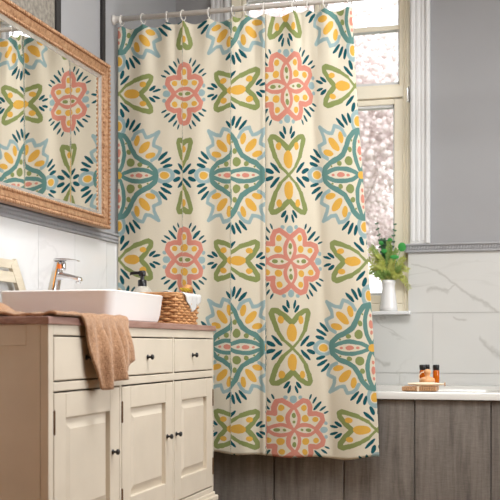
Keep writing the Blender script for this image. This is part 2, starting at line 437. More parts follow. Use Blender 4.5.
# back wall with the window niche
wx0 = YW*T(229); wx1 = YW*T(411.2)
zs = zat(311.0, YW*T(395), YW-0.05); zt = 2.50
bm = B(); box(bm, XL, wx0, YB, YB+0.25, 0, ZC); box(bm, wx1, XR, YB, YB+0.25, 0, ZC)
box(bm, wx0, wx1, YB, YB+0.25, 0, zs-0.02); box(bm, wx0, wx1, YB, YB+0.25, zt, ZC)
wb = struct(obj('wall_back', bm, M['wall']))
ZR = 1.200    # top of the tiled dado
bm = B(); Yt = YB-0.008
xs_ = [wx1+k for k in (0, )]
zj = zat(313.2, YW*T(433), YW); zj2 = zat(373.5, YW*T(433), YW)
rows = [(0.0, 0.37), (0.373, zj2), (zj2+0.003, zj), (zj+0.003, ZR)]
jo = YW*T(433)
for k, (z0, z1) in enumerate(rows):
    off = jo if k == 2 else (YW*T(400) if k == 1 else jo-0.12)
    xx = off-0.6*4
    while xx < XR:
        a, b = max(xx+0.0012, XL), min(xx+0.6-0.0012, XR); xx += 0.6
        if b-a < 0.02: continue
        if k == 3:
            for (a2, b2) in ((a, min(b, wx0)), (max(a, wx1-0.012), b)):
                if b2-a2 > 0.01: box(bm, a2, b2, Yt, YB, z0, z1)
        else: box(bm, a, b, Yt, YB, z0, min(z1, zs-0.022) if k == 3 else z1)
obj('marble_tiling', bm, M['marble'], wb)
obj('grout', box(B(), XL, XR, YB-0.004, YB, 0, ZR-0.002), M['joint'], wb) if False else None
bm = B(); box(bm, XL, wx0, YB-0.005, YB-0.0005, 0, ZR-0.004); box(bm, wx1, XR, YB-0.005, YB-0.0005, 0, ZR-0.004); box(bm, wx0, wx1, YB-0.005, YB-0.0005, 0, zs-0.03)
obj('grout', bm, M['joint'], wb)
# left wall tiles
bm = B(); yy = 3.34-0.3*14
while yy < YB:
    a, b = max(yy+0.001, YF), min(yy+0.3-0.001, YB-0.01); yy += 0.3
    if b-a > 0.02: box(bm, XL, XL+0.01, a, b, 0, ZR)
obj('tile_panelling', bm, M['marble2'], wl)
obj('grout', box(B(), XL, XL+0.007, YF, YB-0.01, 0, ZR-0.003), M['joint'], wl)
# wallpaper panel and dark strips high on the left wall
ys1, ys2 = XL/T(56.5), XL/T(101.5)
obj('wallpaper_panel', box(B(), XL, XL+0.004, YF, ys1-0.023, ZR+0.05, ZC), M['wallpaper'], wl)
struct(obj('trim_3', box(B(), XL, XL+0.012, ys1-0.022, ys1+0.016, ZR+0.05, ZC, 0.003), M['trimdark']))
struct(obj('trim_4', box(B(), XL, XL+0.012, ys2-0.016, ys2+0.016, ZR+0.05, ZC, 0.003), M['trimdark']))

# carved dado rails
def rail(name, horiz):
    bm = B()
    def bx(d0, d1, z0, z1, bev):
        if horiz: box(bm, wx1-0.03, XR, YB-d1, YB-d0, z0, z1, bev)
        else: box(bm, XL+d0, XL+d1, YF, YB-0.02, z0, z1, bev)
    bx(0, 0.016, ZR, ZR+0.036, 0.002); bx(0, 0.024, ZR+0.029, ZR+0.038, 0.003); bx(0, 0.022, ZR-0.001, ZR+0.007, 0.003)
    L0, L1 = (wx1-0.028, XR) if horiz else (2.3, YB-0.03)
    s = L0
    while s < L1:
        c = Vector((s, YB-0.016, ZR+0.018)) if horiz else Vector((XL+0.016, s, ZR+0.018))
        b2 = bmesh.new(); bmesh.ops.create_icosphere(b2, subdivisions=1, radius=1)
        Mx = Matrix.Translation(c) @ (Matrix.Rotation(0.5, 4, 'Y') if horiz else Matrix.Rotation(0.5, 4, 'X')) @ Matrix.Diagonal((0.0045, 0.006, 0.011, 1) if horiz else (0.006, 0.0045, 0.011, 1))
        merge(bm, b2, Mx); s += 0.0125
    return struct(obj(name, bm, M['trimgrey']))
rail('trim_1', True); rail('trim_2', False)

# ------------------------------------------------------------------ window over the bath
win = empty('window_1', ((wx0+wx1)/2, YB, zs)); struct(win)
bm = B(); cx1 = YW*T(430.5)
for (a, b) in ((wx1-0.004, cx1), (wx0-(cx1-wx1), wx0+0.004)):
    wdt = b-a
    box(bm, a, b, YB-0.018, YB, ZR+0.038, ZC-0.02, 0.003)
    for s in (0.06, 0.32, 0.58): box(bm, a+wdt*s, a+wdt*(s+0.16), YB-0.023, YB-0.016, ZR+0.05, ZC-0.02, 0.002)
    box(bm, a+wdt*0.80, b, YB-0.032, YB-0.016, ZR+0.038, ZC-0.02, 0.004)
box(bm, wx0-(cx1-wx1), cx1, YB-0.03, YB, zt-0.002, zt+0.09, 0.004)
obj('casing', bm, M['white'], win)
obj('sill', box(B(), wx0, wx1-0.001, YB-0.054, YB+0.24, zs-0.016, zs, 0.003), M['white'], win)
YFm = YB+0.035; y0, y1 = YFm, YFm+0.07
bm = B()
xf1 = YFm*T(404)   # inner edge of the fixed frame
fw = wx1-xf1
box(bm, wx1-0.001-fw-0.0, wx1-0.001, y0, y1, zs, zt, 0.004); box(bm, wx0+0.001, wx0+0.05, y0, y1, zs, zt, 0.004)
box(bm, wx0+0.05, wx1-fw, y0, y1, zs, zs+0.035, 0.004); box(bm, wx0+0.05, wx1-fw, y0, y1, zt-0.05, zt, 0.004)
ztr0, ztr1 = zat(101, YFm*T(380), YFm), zat(84, YFm*T(380), YFm)
box(bm, wx0+0.05, wx1-fw, y0-0.005, y1, ztr0+0.012, ztr1-0.012, 0.004)
# stepped beads on the jamb
for k in range(3): box(bm, wx1-0.020-0.012*k, wx1-0.013-0.012*k, y0-0.005, y0+0.01, zs, zt, 0.002)
obj('frame', bm, M['creamframe'], win)
xm = (wx0+wx1)/2
def sash(x0, x1, z0, z1, sw, muntins):
    bm = B(); a, b = y0+0.004, y1-0.012
    box(bm, x0, x0+sw, a, b, z0, z1, 0.004); box(bm, x1-sw, x1, a, b, z0, z1, 0.004)
    box(bm, x0+sw, x1-sw, a, b, z0, z0+sw*0.9, 0.004); box(bm, x0+sw, x1-sw, a, b, z1-sw*0.6, z1, 0.004)
    for z in muntins: box(bm, x0+sw, x1-sw, a+0.005, b, z-0.011, z+0.011, 0.004)
    s_ = obj('sash', bm, M['creamframe'], win)
    bm = B(); e = sw+0.0
    zl = [z0+sw*0.9]+muntins+[z1-sw*0.6]
    for za, zb in zip(zl, zl[1:]):   # white putty bead round every pane
        for q in ((x0+e, x0+e+0.006, za, zb), (x1-e-0.006, x1-e, za, zb), (x0+e, x1-e, za, za+0.012), (x0+e, x1-e, zb-0.012, zb)):
            box(bm, q[0], q[1], a+0.008, b-0.006, q[2], q[3])
    obj('bead', bm, M['white'], s_)
    obj('pane', box(B(), x0+sw, x1-sw, (a+b)/2-0.002, (a+b)/2+0.002, z0+sw*0.8, z1-sw*0.5), M['glass'], s_)
    return s_
xs1 = wx1-fw-0.003
zmt = zat(28, YFm*T(380), YFm)
swu = xs1-YFm*T(399.5); swl = xs1-YFm*T(394)
for (xa, xb) in ((xm+0.004, xs1), (wx0+0.053, xm-0.004)):
    sash(xa, xb, ztr1-0.022, zt-0.052, max(swu, 0.02), [zmt])
    sl = sash(xa, xb, zs+0.037, ztr0+0.008, max(swl, 0.03), [])
    hx = YFm*T(406.5) if xb == xs1 else wx0+0.05
    bm = B(); zh = zat(95, YFm*T(409), YFm)
    lathe(bm, [(0.003, -0.037), (0.0045, -0.035), (0.0045, 0.035), (0.003, 0.037)], Vector((hx+0.012 if xb == xs1 else hx, y0-0.012, zh)), 12)
    box(bm, hx+0.004, hx+0.018, y0-0.008, y0+0.001, zh-0.03, zh+0.03)
    obj('hinge', bm, M['chrome'], win)
# side window (daylight source wall)
w2 = empty('window_2', (XR+0.05, 3.1, 0.85)); struct(w2)
bm = B()
for (a, b, c, d) in ((2.3, 2.36, 0.85, 2.25), (3.84, 3.9, 0.85, 2.25), (3.07, 3.13, 0.85, 2.25), (2.36, 3.84, 0.85, 0.91), (2.36, 3.84, 2.19, 2.25)):
    box(bm, XR+0.03, XR+0.09, a, b, c, d, 0.004)
obj('frame', bm, M['white'], w2)
obj('pane', box(B(), XR+0.055, XR+0.06, 2.35, 3.85, 0.9, 2.2), M['glass'], w2)

# ------------------------------------------------------------------ outside the bath window
struct(obj('ground', box(B(), -14, 12, YB+0.6, 30, -0.4, -0.2), M['lawn']))
def tree(x, y, h, seed, label):
    rnd = random.Random(seed)
    root = empty('blossom_tree', (x, y, -0.2), label, 'tree', 'blossoming trees in the garden')
    bm = B(); tips = []
    def grow(p, d, L, r, lv):
        pts = [p.copy()]; rs = [r]
        for k in range(4):
            d = (d+Vector((rnd.uniform(-.18, .18), rnd.uniform(-.18, .18), rnd.uniform(-.05, .12)))).normalized()
            p = p+d*L/4; pts.append(p.copy()); rs.append(r*(1-0.12*(k+1)))
            if lv >= 2: tips.append((p.copy(), lv))
        tube(bm, pts, rs, 6 if lv < 2 else 4)
        if lv < 4:
            for k in range(3 if lv else 5):
                nd = (d+Vector((rnd.uniform(-.9, .9), rnd.uniform(-.9, .9), rnd.uniform(-.2, .6)))).normalized()
                grow(pts[-1-(k % 3)], nd, L*rnd.uniform(.6, .8), rs[-1]*0.6, lv+1)
    grow(Vector((x, y, -0.2)), Vector((0, 0, 1)), h*0.22, 0.06, 0)
    obj('branches', bm, M['bark'], root, 60)
    bm = B()
    for p, lv in tips:
        for k in range(15):
            c = p+Vector((rnd.gauss(0, .2), rnd.gauss(0, .2), rnd.gauss(0, .2)))
            b2 = bmesh.new(); bmesh.ops.create_icosphere(b2, subdivisions=1, radius=rnd.uniform(.014, .036)); merge(bm, b2, Matrix.Translation(c))
    o = obj('blossom', bm, M['blossom'], root, 80); o['kind'] = 'stuff'
tree(-1.75, 9.4, 7.6, 11, 'pale blossoming tree nearest the window, its crown filling the lower panes')
tree(-3.3, 18.0, 9.5, 5, 'taller blossoming tree farther off behind the upper panes')

# ------------------------------------------------------------------ bathtub, apron
tx0, tx1, ty0, ty1 = XL+0.011, 0.03, 4.085, YB-0.009
ztub = 0.599
tub = empty('bathtub', ((tx0+tx1)/2, (ty0+ty1)/2, 0.0), 'white acrylic bathtub with a flat rim behind the grey wood apron', 'bathtub')
cxm, cym, hx_, hy_ = (tx0+tx1)/2, (ty0+ty1)/2, (tx1-tx0)/2, (ty1-ty0)/2
bm = B(); L = []
L.append(rrect(cxm, cym, hx_, hy_, 0.010, ztub-0.029)); L.append(rrect(cxm, cym, hx_, hy_, 0.012, ztub-0.006)); L.append(rrect(cxm, cym, hx_-0.005, hy_-0.005, 0.012, ztub))
L.append(rrect(cxm, cym, hx_-0.10, hy_-0.075, 0.14, ztub)); L.append(rrect(cxm, cym, hx_-0.115, hy_-0.09, 0.15, ztub-0.015))
L.append(rrect(cxm, cym, hx_-0.16, hy_-0.12, 0.18, ztub-0.30)); L.append(rrect(cxm, cym, hx_-0.24, hy_-0.19, 0.15, ztub-0.40))
loft(bm, L); obj('shell', bm, M['acrylic'], tub, 40)
bm = B(); lathe(bm, [(0.0, 0.0), (0.028, 0.0), (0.03, 0.003), (0.0, 0.005)], Vector((-1.45, cym, ztub-0.4)))
obj('drain', bm, M['chrome'], tub, 40)
bm = B(); Yp = ty0+0.016
jx = [Yp*T(px) for px in (201, 274, 344, 414.5, 491)]
e = [tx0]+jx+[jx[-1]+0.28 if jx[-1]+0.28 < tx1 else tx1]
e = [tx0+0.0]+[x for x in jx]+[tx1]
for a, b in zip(e, e[1:]): box(bm, a+0.0025, b-0.0025, Yp, Yp+0.018, 0.0, ztub-0.031, 0.002)
box(bm, tx0+0.01, tx1-0.01, Yp+0.014, Yp+0.022, 0.01, ztub-0.05)
box(bm, tx1-0.018, tx1, Yp+0.018, ty1, 0.0, ztub-0.031)
tag(obj('bath_apron', bm, M['oak']), 'grey brown oak grained boards cladding the front of the bathtub', 'bath panel')

# ------------------------------------------------------------------ curtain rod, rings, curtain
YC = 4.03; ZROD = 2.122
rod = empty('curtain_rod', (-0.2, YC, ZROD), 'white tubular rail running above the curtain from the wall mount', 'curtain rail')
def cyl(bm, x0, x1, prof):  # lathe along X: prof (t, r)
    lathe(bm, prof, Vector((x0, YC, ZROD)), 20, Matrix.Rotation(PI/2, 4, 'Y'))
Lr = XR-XL-0.002
bm = B(); cyl(bm, XL+0.001, 0, [(0.0105, 0.0), (0.0105, Lr)]); obj('tube', bm, M['rod'], rod, 40)
bm = B(); cyl(bm, XL+0.001, 0, [(0.021, 0.0), (0.021, 0.005), (0.017, 0.009), (0.0145, 0.014), (0.0135, 0.032), (0.0150, 0.034), (0.0108, 0.038)]); obj('wall_mount', bm, M['rod'], rod, 40)
bm = B(); lathe(bm, [(0.03, 0.0), (0.03, 0.006), (0.021, 0.014), (0.016, 0.022), (0.015, 0.045)], Vector((XR-0.001, YC, ZROD)), 20, Matrix.Rotation(-PI/2, 4, 'Y')); obj('wall_mount', bm, M['rod'], rod, 40)

ring_px = [121.5, 143, 167, 183, 209, 233, 246, 264, 294, 308, 325, 349.5]
bm = B(); R_ = 0.0205; pts = [(0, R_*math.cos(a)*0.85, R_*math.sin(a)) for a in [2*PI*k/28 for k in range(28)]]
tube(bm, pts, 0.0023, 8, True)
ring0 = obj('curtain_ring', bm, M['rod'], None, 60)
words_ = ['first', 'second', 'third', 'fourth', 'fifth', 'sixth', 'seventh', 'eighth', 'ninth', 'tenth', 'eleventh', 'twelfth']
for k, px in enumerate(ring_px):
    r = ring0 if k == 0 else ring0.copy()
    if k: C.objects.link(r)
    r.location = (YC*T(px), YC, ZROD-0.0105+R_*0-0.0095-R_*0.45-R_*0.05-0.0)
    r.location.z = ZROD+0.0125-2*R_
    r.rotation_euler = (0, 0, random.uniform(-0.35, 0.35))
    w_ = 'nearest the wall mount' if k == 0 else ('at its free right edge' if k == 11 else words_[k]+' from the wall mount')
    tag(r, 'white ring holding the curtain on the rail, '+w_, 'curtain ring', 'curtain rings on the rail')

def rod_y(px):
    x = YC*T(px); return HY-(ZROD-CZ)*F/axial(x, YC)
def edge_px(y): return interp(y, [12, 86, 175, 255, 330, 430, 457], [351.5, 355.5, 362, 366.7, 372, 377.3, 378.2])
def f3(y): return interp(y, [30, 450], [265.2, 267.2])
def c3(y): return interp(y, [86, 430], [287, 294.3])
VL = [94, 175.5, 259.5, 346, 428]; VR = [86, 175, 261.5, 348, 430]
def vprint(px, y):
    t_ = max(0, min(1, (px-185)/100)); ys_ = [lerp(a, b, t_) for a, b in zip(VL, VR)]
    return interp(y, ys_, [1, 2, 3, 4, 5])
# columns: (px at base, u, fold depth) ; right section by u only
cols = []
def span(p0, p1, u0, u1, n, ks=None):
    for k in range(n+1):
        t_ = k/n; cols.append((lerp(p0, p1, t_), lerp(u0, u1, t_), None))
def spanpts(pp, uu, n):
    for k in range(n+1):
        p_ = lerp(pp[0], pp[-1], k/n); cols.append((p_, interp(p_, pp, uu), None))
spanpts([118, 156, 174, 181.9], [-0.01, 0.50, 0.72, 0.835], 46)
cols.append((182.3, 0.845, 0.0025)); cols.append((182.9, 1.118, -0.001))
spanpts([183.4, 196, 211, 230.0], [1.122, 1.29, 1.5, 1.765], 36)
cols.append((230.4, 1.772, 0.0025)); cols.append((231.0, 2.085, -0.001))
spanpts([231.5, 249, 263, 264.6], [2.092, 2.32, 2.5, 2.52], 28)
cols.append((265.0, 2.525, 0.0025)); nleft = len(cols)
for k in range(81): cols.append((None, lerp(2.725, 4.02, k/80), None))
def col_px(c, y):
    p_, u, _ = cols[c]
    if p_ is not None: return p_
    return interp(u, [2.725, 3.0, 3.5, 4.0], [f3(y), c3(y), lerp(c3(y), edge_px(y)-0.6, 0.485), edge_px(y)-0.6])
def wave(c, px, t_):
    p_, u, d = cols[c]
    o = 0.0085*math.cos(2*PI*(px-168)/47.0)*(0.75+0.25*t_)
    o += 0.004*math.cos(2*PI*(px-312)/60.0)+0.003*math.sin(px*0.21+3*t_)
    if px > 262: o = o*(0.55) + 0.008*math.exp(-((px-(309+6*t_))/5.0)**2)
    rp = min(abs(px-q) for q in ring_px)
    o += 0.010*(1-smooth(0, 0.16, t_))*math.cos(min(rp, 12)/12*PI)*-1
    for q in (182.6, 230.7, 265.2):
        o += 0.001*math.exp(-max(0, q-px)/4.0)*(1 if px < q else 0) - 0.002*(math.exp(-(px-q)/6.0) if px >= q else 0)
    if d is not None: o += d
    return o
NT = 150
bm = B(); uvl = bm.loops.layers.uv.new('print'); grid = []; UVS = {}
for c in range(len(cols)):
    line = []
    p_top = col_px(c, 24)
    ry = rod_y(p_top)
    q = sorted(ring_px); i = max([k for k in range(len(q)) if q[k] <= p_top], default=0)
    if i < len(q)-1 and p_top >= q[0]:
        fr = (p_top-q[i])/(q[i+1]-q[i]); sag = math.sin(PI*fr)*min(1.0, (q[i+1]-q[i])/24)*5.0
    else: sag = 1.5
    ytop = ry+6.5+sag
    yhem = interp(p_top, [118, 215, 265, 330, 355], [452, 452.5, 456, 459, 457])+1.0*math.sin(p_top*0.14)
    for r in range(NT+1):
        t_ = r/NT; y = lerp(ytop, yhem, t_); px = col_px(c, y)
        Y = YC+wave(c, p_top, t_)
        v = bm.verts.new(at(px, y, Y)); UVS[v] = (cols[c][1], vprint(px, y)); line.append(v)
    grid.append(line)
for c in range(len(cols)-1):
    for r in range(NT):
        f = bm.faces.new((grid[c][r], grid[c+1][r], grid[c+1][r+1], grid[c][r+1])); f.smooth = True
        for l in f.loops: l[uvl].uv = UVS[l.vert]
bmesh.ops.recalc_face_normals(bm, faces=bm.faces)
hb = B()
NH = 4
hg = [[hb.verts.new(grid[c][r].co+Vector((0, 0.003, 0))) for r in range(NH+1)] for c in range(len(cols))]
for c in range(len(cols)-1):
    for r in range(NH): hb.faces.new((hg[c][r], hg[c+1][r], hg[c+1][r+1], hg[c][r+1])).smooth = True
cur = obj('shower_curtain', bm, M['print'])
sm = cur.modifiers.new('thickness', 'SOLIDIFY'); sm.thickness = 0.0012; sm.offset = 0
hm = obj('top_hem', hb, M['cloth_plain'], cur)
tag(cur, 'cream shower curtain printed with teal, pink, green and yellow folk flowers', 'shower curtain')

# ------------------------------------------------------------------ mirror
XM = XL+0.045
mY1 = (XM+0.03)/T(109.8); mY0 = 2.40
mz0, mz1 = zat(229.3, XM+0.03, mY1), zat(65.5, XM+0.03, mY1)
mir = empty('wall_mirror', (XL, (mY0+mY1)/2, mz0), 'rectangular wall mirror in a ribbed copper gilt frame on the left wall', 'mirror')
prof = [(0.0, 0.0), (0.0, 0.028), (0.003, 0.032), (0.011, 0.032), (0.013, 0.026), (0.018, 0.029), (0.030, 0.025), (0.038, 0.021), (0.041, 0.025), (0.047, 0.024), (0.050, 0.018), (0.050, 0.004)]
def sweep(prof):
    bm = B(); R = []
    for (wd, hh) in prof:
        R.append([bm.verts.new((XM+hh, y, z)) for y, z in ((mY0+wd, mz0+wd), (mY1-wd, mz0+wd), (mY1-wd, mz1-wd), (mY0+wd, mz1-wd))])
    for a, b in zip(R, R[1:]):
        for k in range(4): bm.faces.new((a[k], a[(k+1) % 4], b[(k+1) % 4], b[k]))
    bmesh.ops.recalc_face_normals(bm, faces=bm.faces); return bm
obj('frame', sweep(prof), M['gilt'], mir)
def beads(w_, h_, sx, rad):
    bm = B()
    for (a, b) in (((mY0+w_, mz0+w_), (mY1-w_, mz0+w_)), ((mY1-w_, mz0+w_), (mY1-w_, mz1-w_)), ((mY1-w_, mz1-w_), (mY0+w_, mz1-w_))):
        a, b = Vector(a), Vector(b); n = int((b-a).length/sx); hor = abs(b.y-a.y) < 1e-6
        for k in range(n+1):
            c = a.lerp(b, k/n); b2 = bmesh.new(); bmesh.ops.create_icosphere(b2, subdivisions=1, radius=1)
            Mx = Matrix.Translation((XM+h_, c.x, c.y)) @ Matrix.Diagonal((rad*0.8, sx*0.42 if hor else rad, rad if hor else sx*0.42, 1))
            merge(bm, b2, Mx)
    obj('beading', bm, M['gilt'], mir, 60)
beads(0.007, 0.031, 0.0165, 0.0085); beads(0.045, 0.024, 0.0165, 0.0065)
obj('bevel', sweep([(0.049, 0.006), (0.050, 0.017), (0.053, 0.016), (0.064, 0.0115), (0.064, 0.006)]), M['silver'], mir)
obj('glass', box(B(), XM+0.002, XM+0.0105, mY0+0.047, mY1-0.047, mz0+0.047, mz1-0.047), M['mirror'], mir)
obj('backing', box(B(), XL+0.001, XM+0.003, mY0+0.012, mY1-0.012, mz0+0.012, mz1-0.012), M['trimdark'], mir)

# ------------------------------------------------------------------ vanity cabinet
XV = -1.166
Y0v = XV/T(48.5); Y1v = XV/T(213.5); ZT = 0.851; ZBt = 0.831
xb = XL+0.012
van = empty('vanity_cabinet', ((XV+xb)/2, (Y0v+Y1v)/2, 0), 'cream painted vanity cabinet with three drawers above three panelled doors', 'cabinet')
ycol = [XV/T(px) for px in (54, 121, 174, 212.8)]
zdt, zdb, zct, zcb = 0.802, 0.689, 0.661, 0.258
t_ = 0.022
bm = B()
box(bm, xb, XV-0.004, Y0v+0.02, Y1v-0.02, 0.20, 0.23)          # bottom
box(bm, xb, xb+0.01, Y0v+0.02, Y1v-0.02, 0.22, ZBt)            # back
for y in (ycol[1], ycol[2]): box(bm, xb, XV-0.012, y-0.009, y+0.009, 0.22, ZBt)
box(bm, xb, XV-0.02, Y0v+0.02, Y1v-0.02, zct+0.006, zct+0.018)
box(bm, xb, XV-0.03, Y0v+0.02, Y1v-0.02, zdt+0.004, ZBt-0.002)
# face frame
g = 0.0025
for (a, b) in ((Y0v, ycol[0]-g), (ycol[3]+g, Y1v)): box(bm, XV-0.022, XV, a, b, 0.235, ZBt, 0.002)
for y in (ycol[1], ycol[2]): box(bm, XV-0.022, XV-0.001, y-0.006, y+0.006, zcb-0.02, ZBt-0.01, 0.0015)
box(bm, XV-0.022, XV, ycol[0]-g, ycol[3]+g, zdt+g, ZBt, 0.002); box(bm, XV-0.022, XV, ycol[0]-g, ycol[3]+g, zct+g, zdb-g, 0.002)
box(bm, XV-0.022, XV, ycol[0]-g, ycol[3]+g, 0.235, zcb-g, 0.002)
obj('carcass', bm, M['cream'], van)
def side(y_in, y_out):
    bm = B(); s = 1 if y_out > y_in else -1
    a, b = sorted((y_in, y_out))
    fr = 0.060; 
    box(bm, XV-fr, XV-0.0225, a, b, 0.235, ZBt, 0.0); box(bm, xb, xb+fr, a, b, 0.235, ZBt, 0.002)
    box(bm, xb+fr, XV-fr, a, b, ZBt-0.052, ZBt, 0.002); box(bm, xb+fr, XV-fr, a, b, 0.235, 0.31, 0.002)
    m_ = (a+b)/2; box(bm, xb+fr-0.005, XV-fr+0.005, m_-0.004, m_+0.004, 0.30, ZBt-0.045)
    obj('side_panel', bm, M['cream'], van)
side(Y0v+0.02, Y0v); side(Y1v-0.02, Y1v)
# plinth
bm = B()
box(bm, xb, XV+0.008, Y0v-0.008, Y1v+0.012, 0.0, 0.215, 0.003); box(bm, xb, XV+0.014, Y0v-0.012, Y1v+0.018, 0.205, 0.225, 0.004); box(bm, xb, XV+0.005, Y0v-0.004, Y1v+0.008, 0.222, 0.238, 0.004)
obj('plinth', bm, M['cream'], van)
def knob_at(y, z, par):
    bm = B(); lathe(bm, [(0.0075, 0.0), (0.0075, 0.002), (0.004, 0.004), (0.0032, 0.009), (0.0045, 0.011), (0.0080, 0.013), (0.0086, 0.016), (0.0075, 0.019), (0.0035, 0.021), (0, 0.0213)], Vector((XV+0.0005, y, z)), 16, Matrix.Rotation(PI/2, 4, 'Y'))
    return obj('knob', bm, M['black'], par, 40)
knob_px = [(91.5, 357.5), (152, 357), (196.5, 355)]
dk = [(117.5, 452), (171.3, 436.5), (180.3, 434)]
for k in range(3):
    a, b = ycol[k]+(0.007 if k else 0.0)+g, ycol[k+1]-(0.007 if k < 2 else 0.0)-g
    bm = B(); box(bm, XV-0.018, XV-0.0005, a, b, zdb+g*0.5, zdt-g*0.5, 0.003)
    box(bm, XV-0.30, XV-0.018, a+0.01, b-0.01, zdb+0.006, zdt-0.03)
    d = obj('drawer', bm, M['cream'], van)
    kp = atX(knob_px[k][0], knob_px[k][1], XV+0.015); knob_at(kp.y, kp.z, d)
    # door
    bm = B(); sw = 0.068
    X0, X1 = XV-0.019, XV-0.0005
    box(bm, X0, X1, a, a+sw, zcb+g, zct-g, 0.002); box(bm, X0, X1, b-sw, b, zcb+g, zct-g, 0.002)
    box(bm, X0, X1, a+sw, b-sw, zct-g-sw*0.95, zct-g, 0.002); box(bm, X0, X1, a+sw, b-sw, zcb+g, zcb+g+sw*1.05, 0.002)
    dr = obj('door', bm, M['cream'], van)
    pa, pb, pz0, pz1 = a+sw-0.002, b-sw+0.002, zcb+g+sw*1.05-0.002, zct-g-sw*0.95+0.002
    bm = B()
    def lp(i, x): return [Vector((x, y, z)) for y, z in ((pa+i, pz0+i), (pb-i, pz0+i), (pb-i, pz1-i), (pa+i, pz1-i))]
    loft(bm, [lp(0, X0+0.001), lp(0, X1-0.014), lp(0.006, X1-0.013), lp(0.030, X1-0.004), lp(0.032, X1-0.003)])
    obj('raised_panel', bm, M['cream'], dr)
    kp = atX(dk[k][0], dk[k][1], XV+0.015); knob_at(kp.y, kp.z, dr)
    hy = a-g*0.5 if k < 2 else b+g*0.5
    for hz in (zct-0.075, zcb+0.075):
        bm = B(); lathe(bm, [(0.0, -0.032), (0.0026, -0.030), (0.0030, -0.028), (0.0030, 0.028), (0.0026, 0.030), (0, 0.032)], Vector((XV+0.0005, hy, hz)), 10)
        obj('hinge', bm, M['hinge'], dr, 40)
# worktop
bm = B(); box(bm, xb, XV+0.006, Y0v-0.010, Y1v+0.012, ZBt, ZT, 0.003)
tag(obj('worktop', bm, M['counter']), 'thin reddish brown worktop lying on the cream vanity cabinet', 'worktop')

# ------------------------------------------------------------------ basin, faucet
bx0, bx1, by0, by1 = -1.625, -1.235, 2.925, 3.39
zr = 0.948
bas = empty('vessel_basin', ((bx0+bx1)/2, (by0+by1)/2, ZT), 'white rectangular vessel basin with rounded corners on the worktop', 'basin')
cx_, cy_, hx, hy = (bx0+bx1)/2, (by0+by1)/2, (bx1-bx0)/2, (by1-by0)/2
bm = B(); Ls = [rrect(cx_, cy_, hx-0.024, hy-0.024, 0.026, ZT+0.001), rrect(cx_, cy_, hx-0.014, hy-0.014, 0.032, ZT+0.008), rrect(cx_, cy_, hx-0.008, hy-0.008, 0.034, ZT+0.03),
    rrect(cx_, cy_, hx-0.002, hy-0.002, 0.036, zr-0.012), rrect(cx_, cy_, hx, hy, 0.036, zr-0.004), rrect(cx_, cy_, hx-0.004, hy-0.004, 0.034, zr),
    rrect(cx_+0.035, cy_, hx-0.047, hy-0.014, 0.045, zr-0.001), rrect(cx_+0.035, cy_, hx-0.052, hy-0.02, 0.045, zr-0.008), rrect(cx_+0.035, cy_, hx-0.075, hy-0.05, 0.06, ZT+0.03), rrect(cx_+0.035, cy_, hx-0.11, hy-0.09, 0.05, ZT+0.018)]
loft(bm, Ls); obj('bowl', bm, M['ceramic'], bas, 35)
bm = B(); lathe(bm, [(0, 0), (0.022, 0), (0.022, 0.004), (0.016, 0.006), (0, 0.006)], Vector((cx_+0.035, cy_, ZT+0.018))); obj('drain', bm, M['chrome'], bas, 40)

fy = 3.19; fx = fy*T(53.5)
fau = empty('mixer_tap', (fx, fy, zr), 'chrome single lever mixer tap standing on the back of the basin', 'tap')
def sect(c, hx, hy, r=0.35, n=16):
    out = []
    for k in range(n):
        a = 2*PI*k/n; ca, sa = math.cos(a), math.sin(a); ex = 0.55
        out.append((math.copysign(abs(ca)**ex, ca)*hx, math.copysign(abs(sa)**ex, sa)*hy))
    return out
mpp = axial(fx, fy)/F
def fp(px, py): 
    p_ = at(px, py, fy); return p_
bm = B(); loops = []
for (px, py, hw, hd) in ((53.7, 291.5, 5.2, 0.024), (53.9, 289, 5.0, 0.023), (55.2, 282, 4.7, 0.022), (56.6, 275, 4.6, 0.022), (58, 268, 4.4, 0.021), (59.2, 262.5, 4.2, 0.020)):
    c = fp(px, py); loops.append([Vector((c.x+a*1.0, c.y+b, c.z)) for a, b in sect(None, hw*mpp*0.95, hd)])
loft(bm, loops); obj('body', bm, M['chrome'], fau, 35)
bm = B(); loops = []
for (px, py, hh, hd) in ((57, 276.0, 4.2, 0.018), (63, 276.2, 3.8, 0.018), (70, 277.4, 3.2, 0.017), (76, 278.6, 2.8, 0.016), (80.2, 279.4, 2.4, 0.014), (81.4, 279.8, 1.5, 0.009)):
    c = fp(px, py); loops.append([Vector((c.x, c.y+b, c.z+a)) for a, b in sect(None, hh*mpp, hd)])
loft(bm, loops); obj('spout', bm, M['chrome'], fau, 35)
bm = B(); c = fp(78.2, 283.0); lathe(bm, [(0.0075, -0.002), (0.0085, 0.0), (0.0085, 0.010), (0.007, 0.012)], c, 16); obj('aerator', bm, M['chrome'], fau, 35)
bm = B(); loops = []
for (px, py, hh, hd) in ((55.8, 260.4, 1.6, 0.018), (58, 260.2, 1.7, 0.021), (64, 259.9, 1.4, 0.020), (70, 259.9, 1.1, 0.018), (75, 260.4, 0.8, 0.016), (78.4, 260.9, 0.4, 0.012)):
    c = fp(px, py); loops.append([Vector((c.x, c.y+b, c.z+a)) for a, b in sect(None, hh*mpp, hd)])
loft(bm, loops); obj('lever', bm, M['chrome'], fau, 35)
bm = B(); c = fp(62.3, 266.5); lathe(bm, [(0.010, -0.013), (0.012, -0.009), (0.012, 0.010), (0.009, 0.016)], c, 16); obj('cartridge', bm, M['chrome'], fau, 40)
bm = B(); c = fp(61.5, 267); box(bm, c.x-0.005, c.x+0.005, c.y-0.0225, c.y-0.010, c.z-0.007, c.z+0.008, 0.0015); obj('temperature_marker', bm, M['orange'], fau)

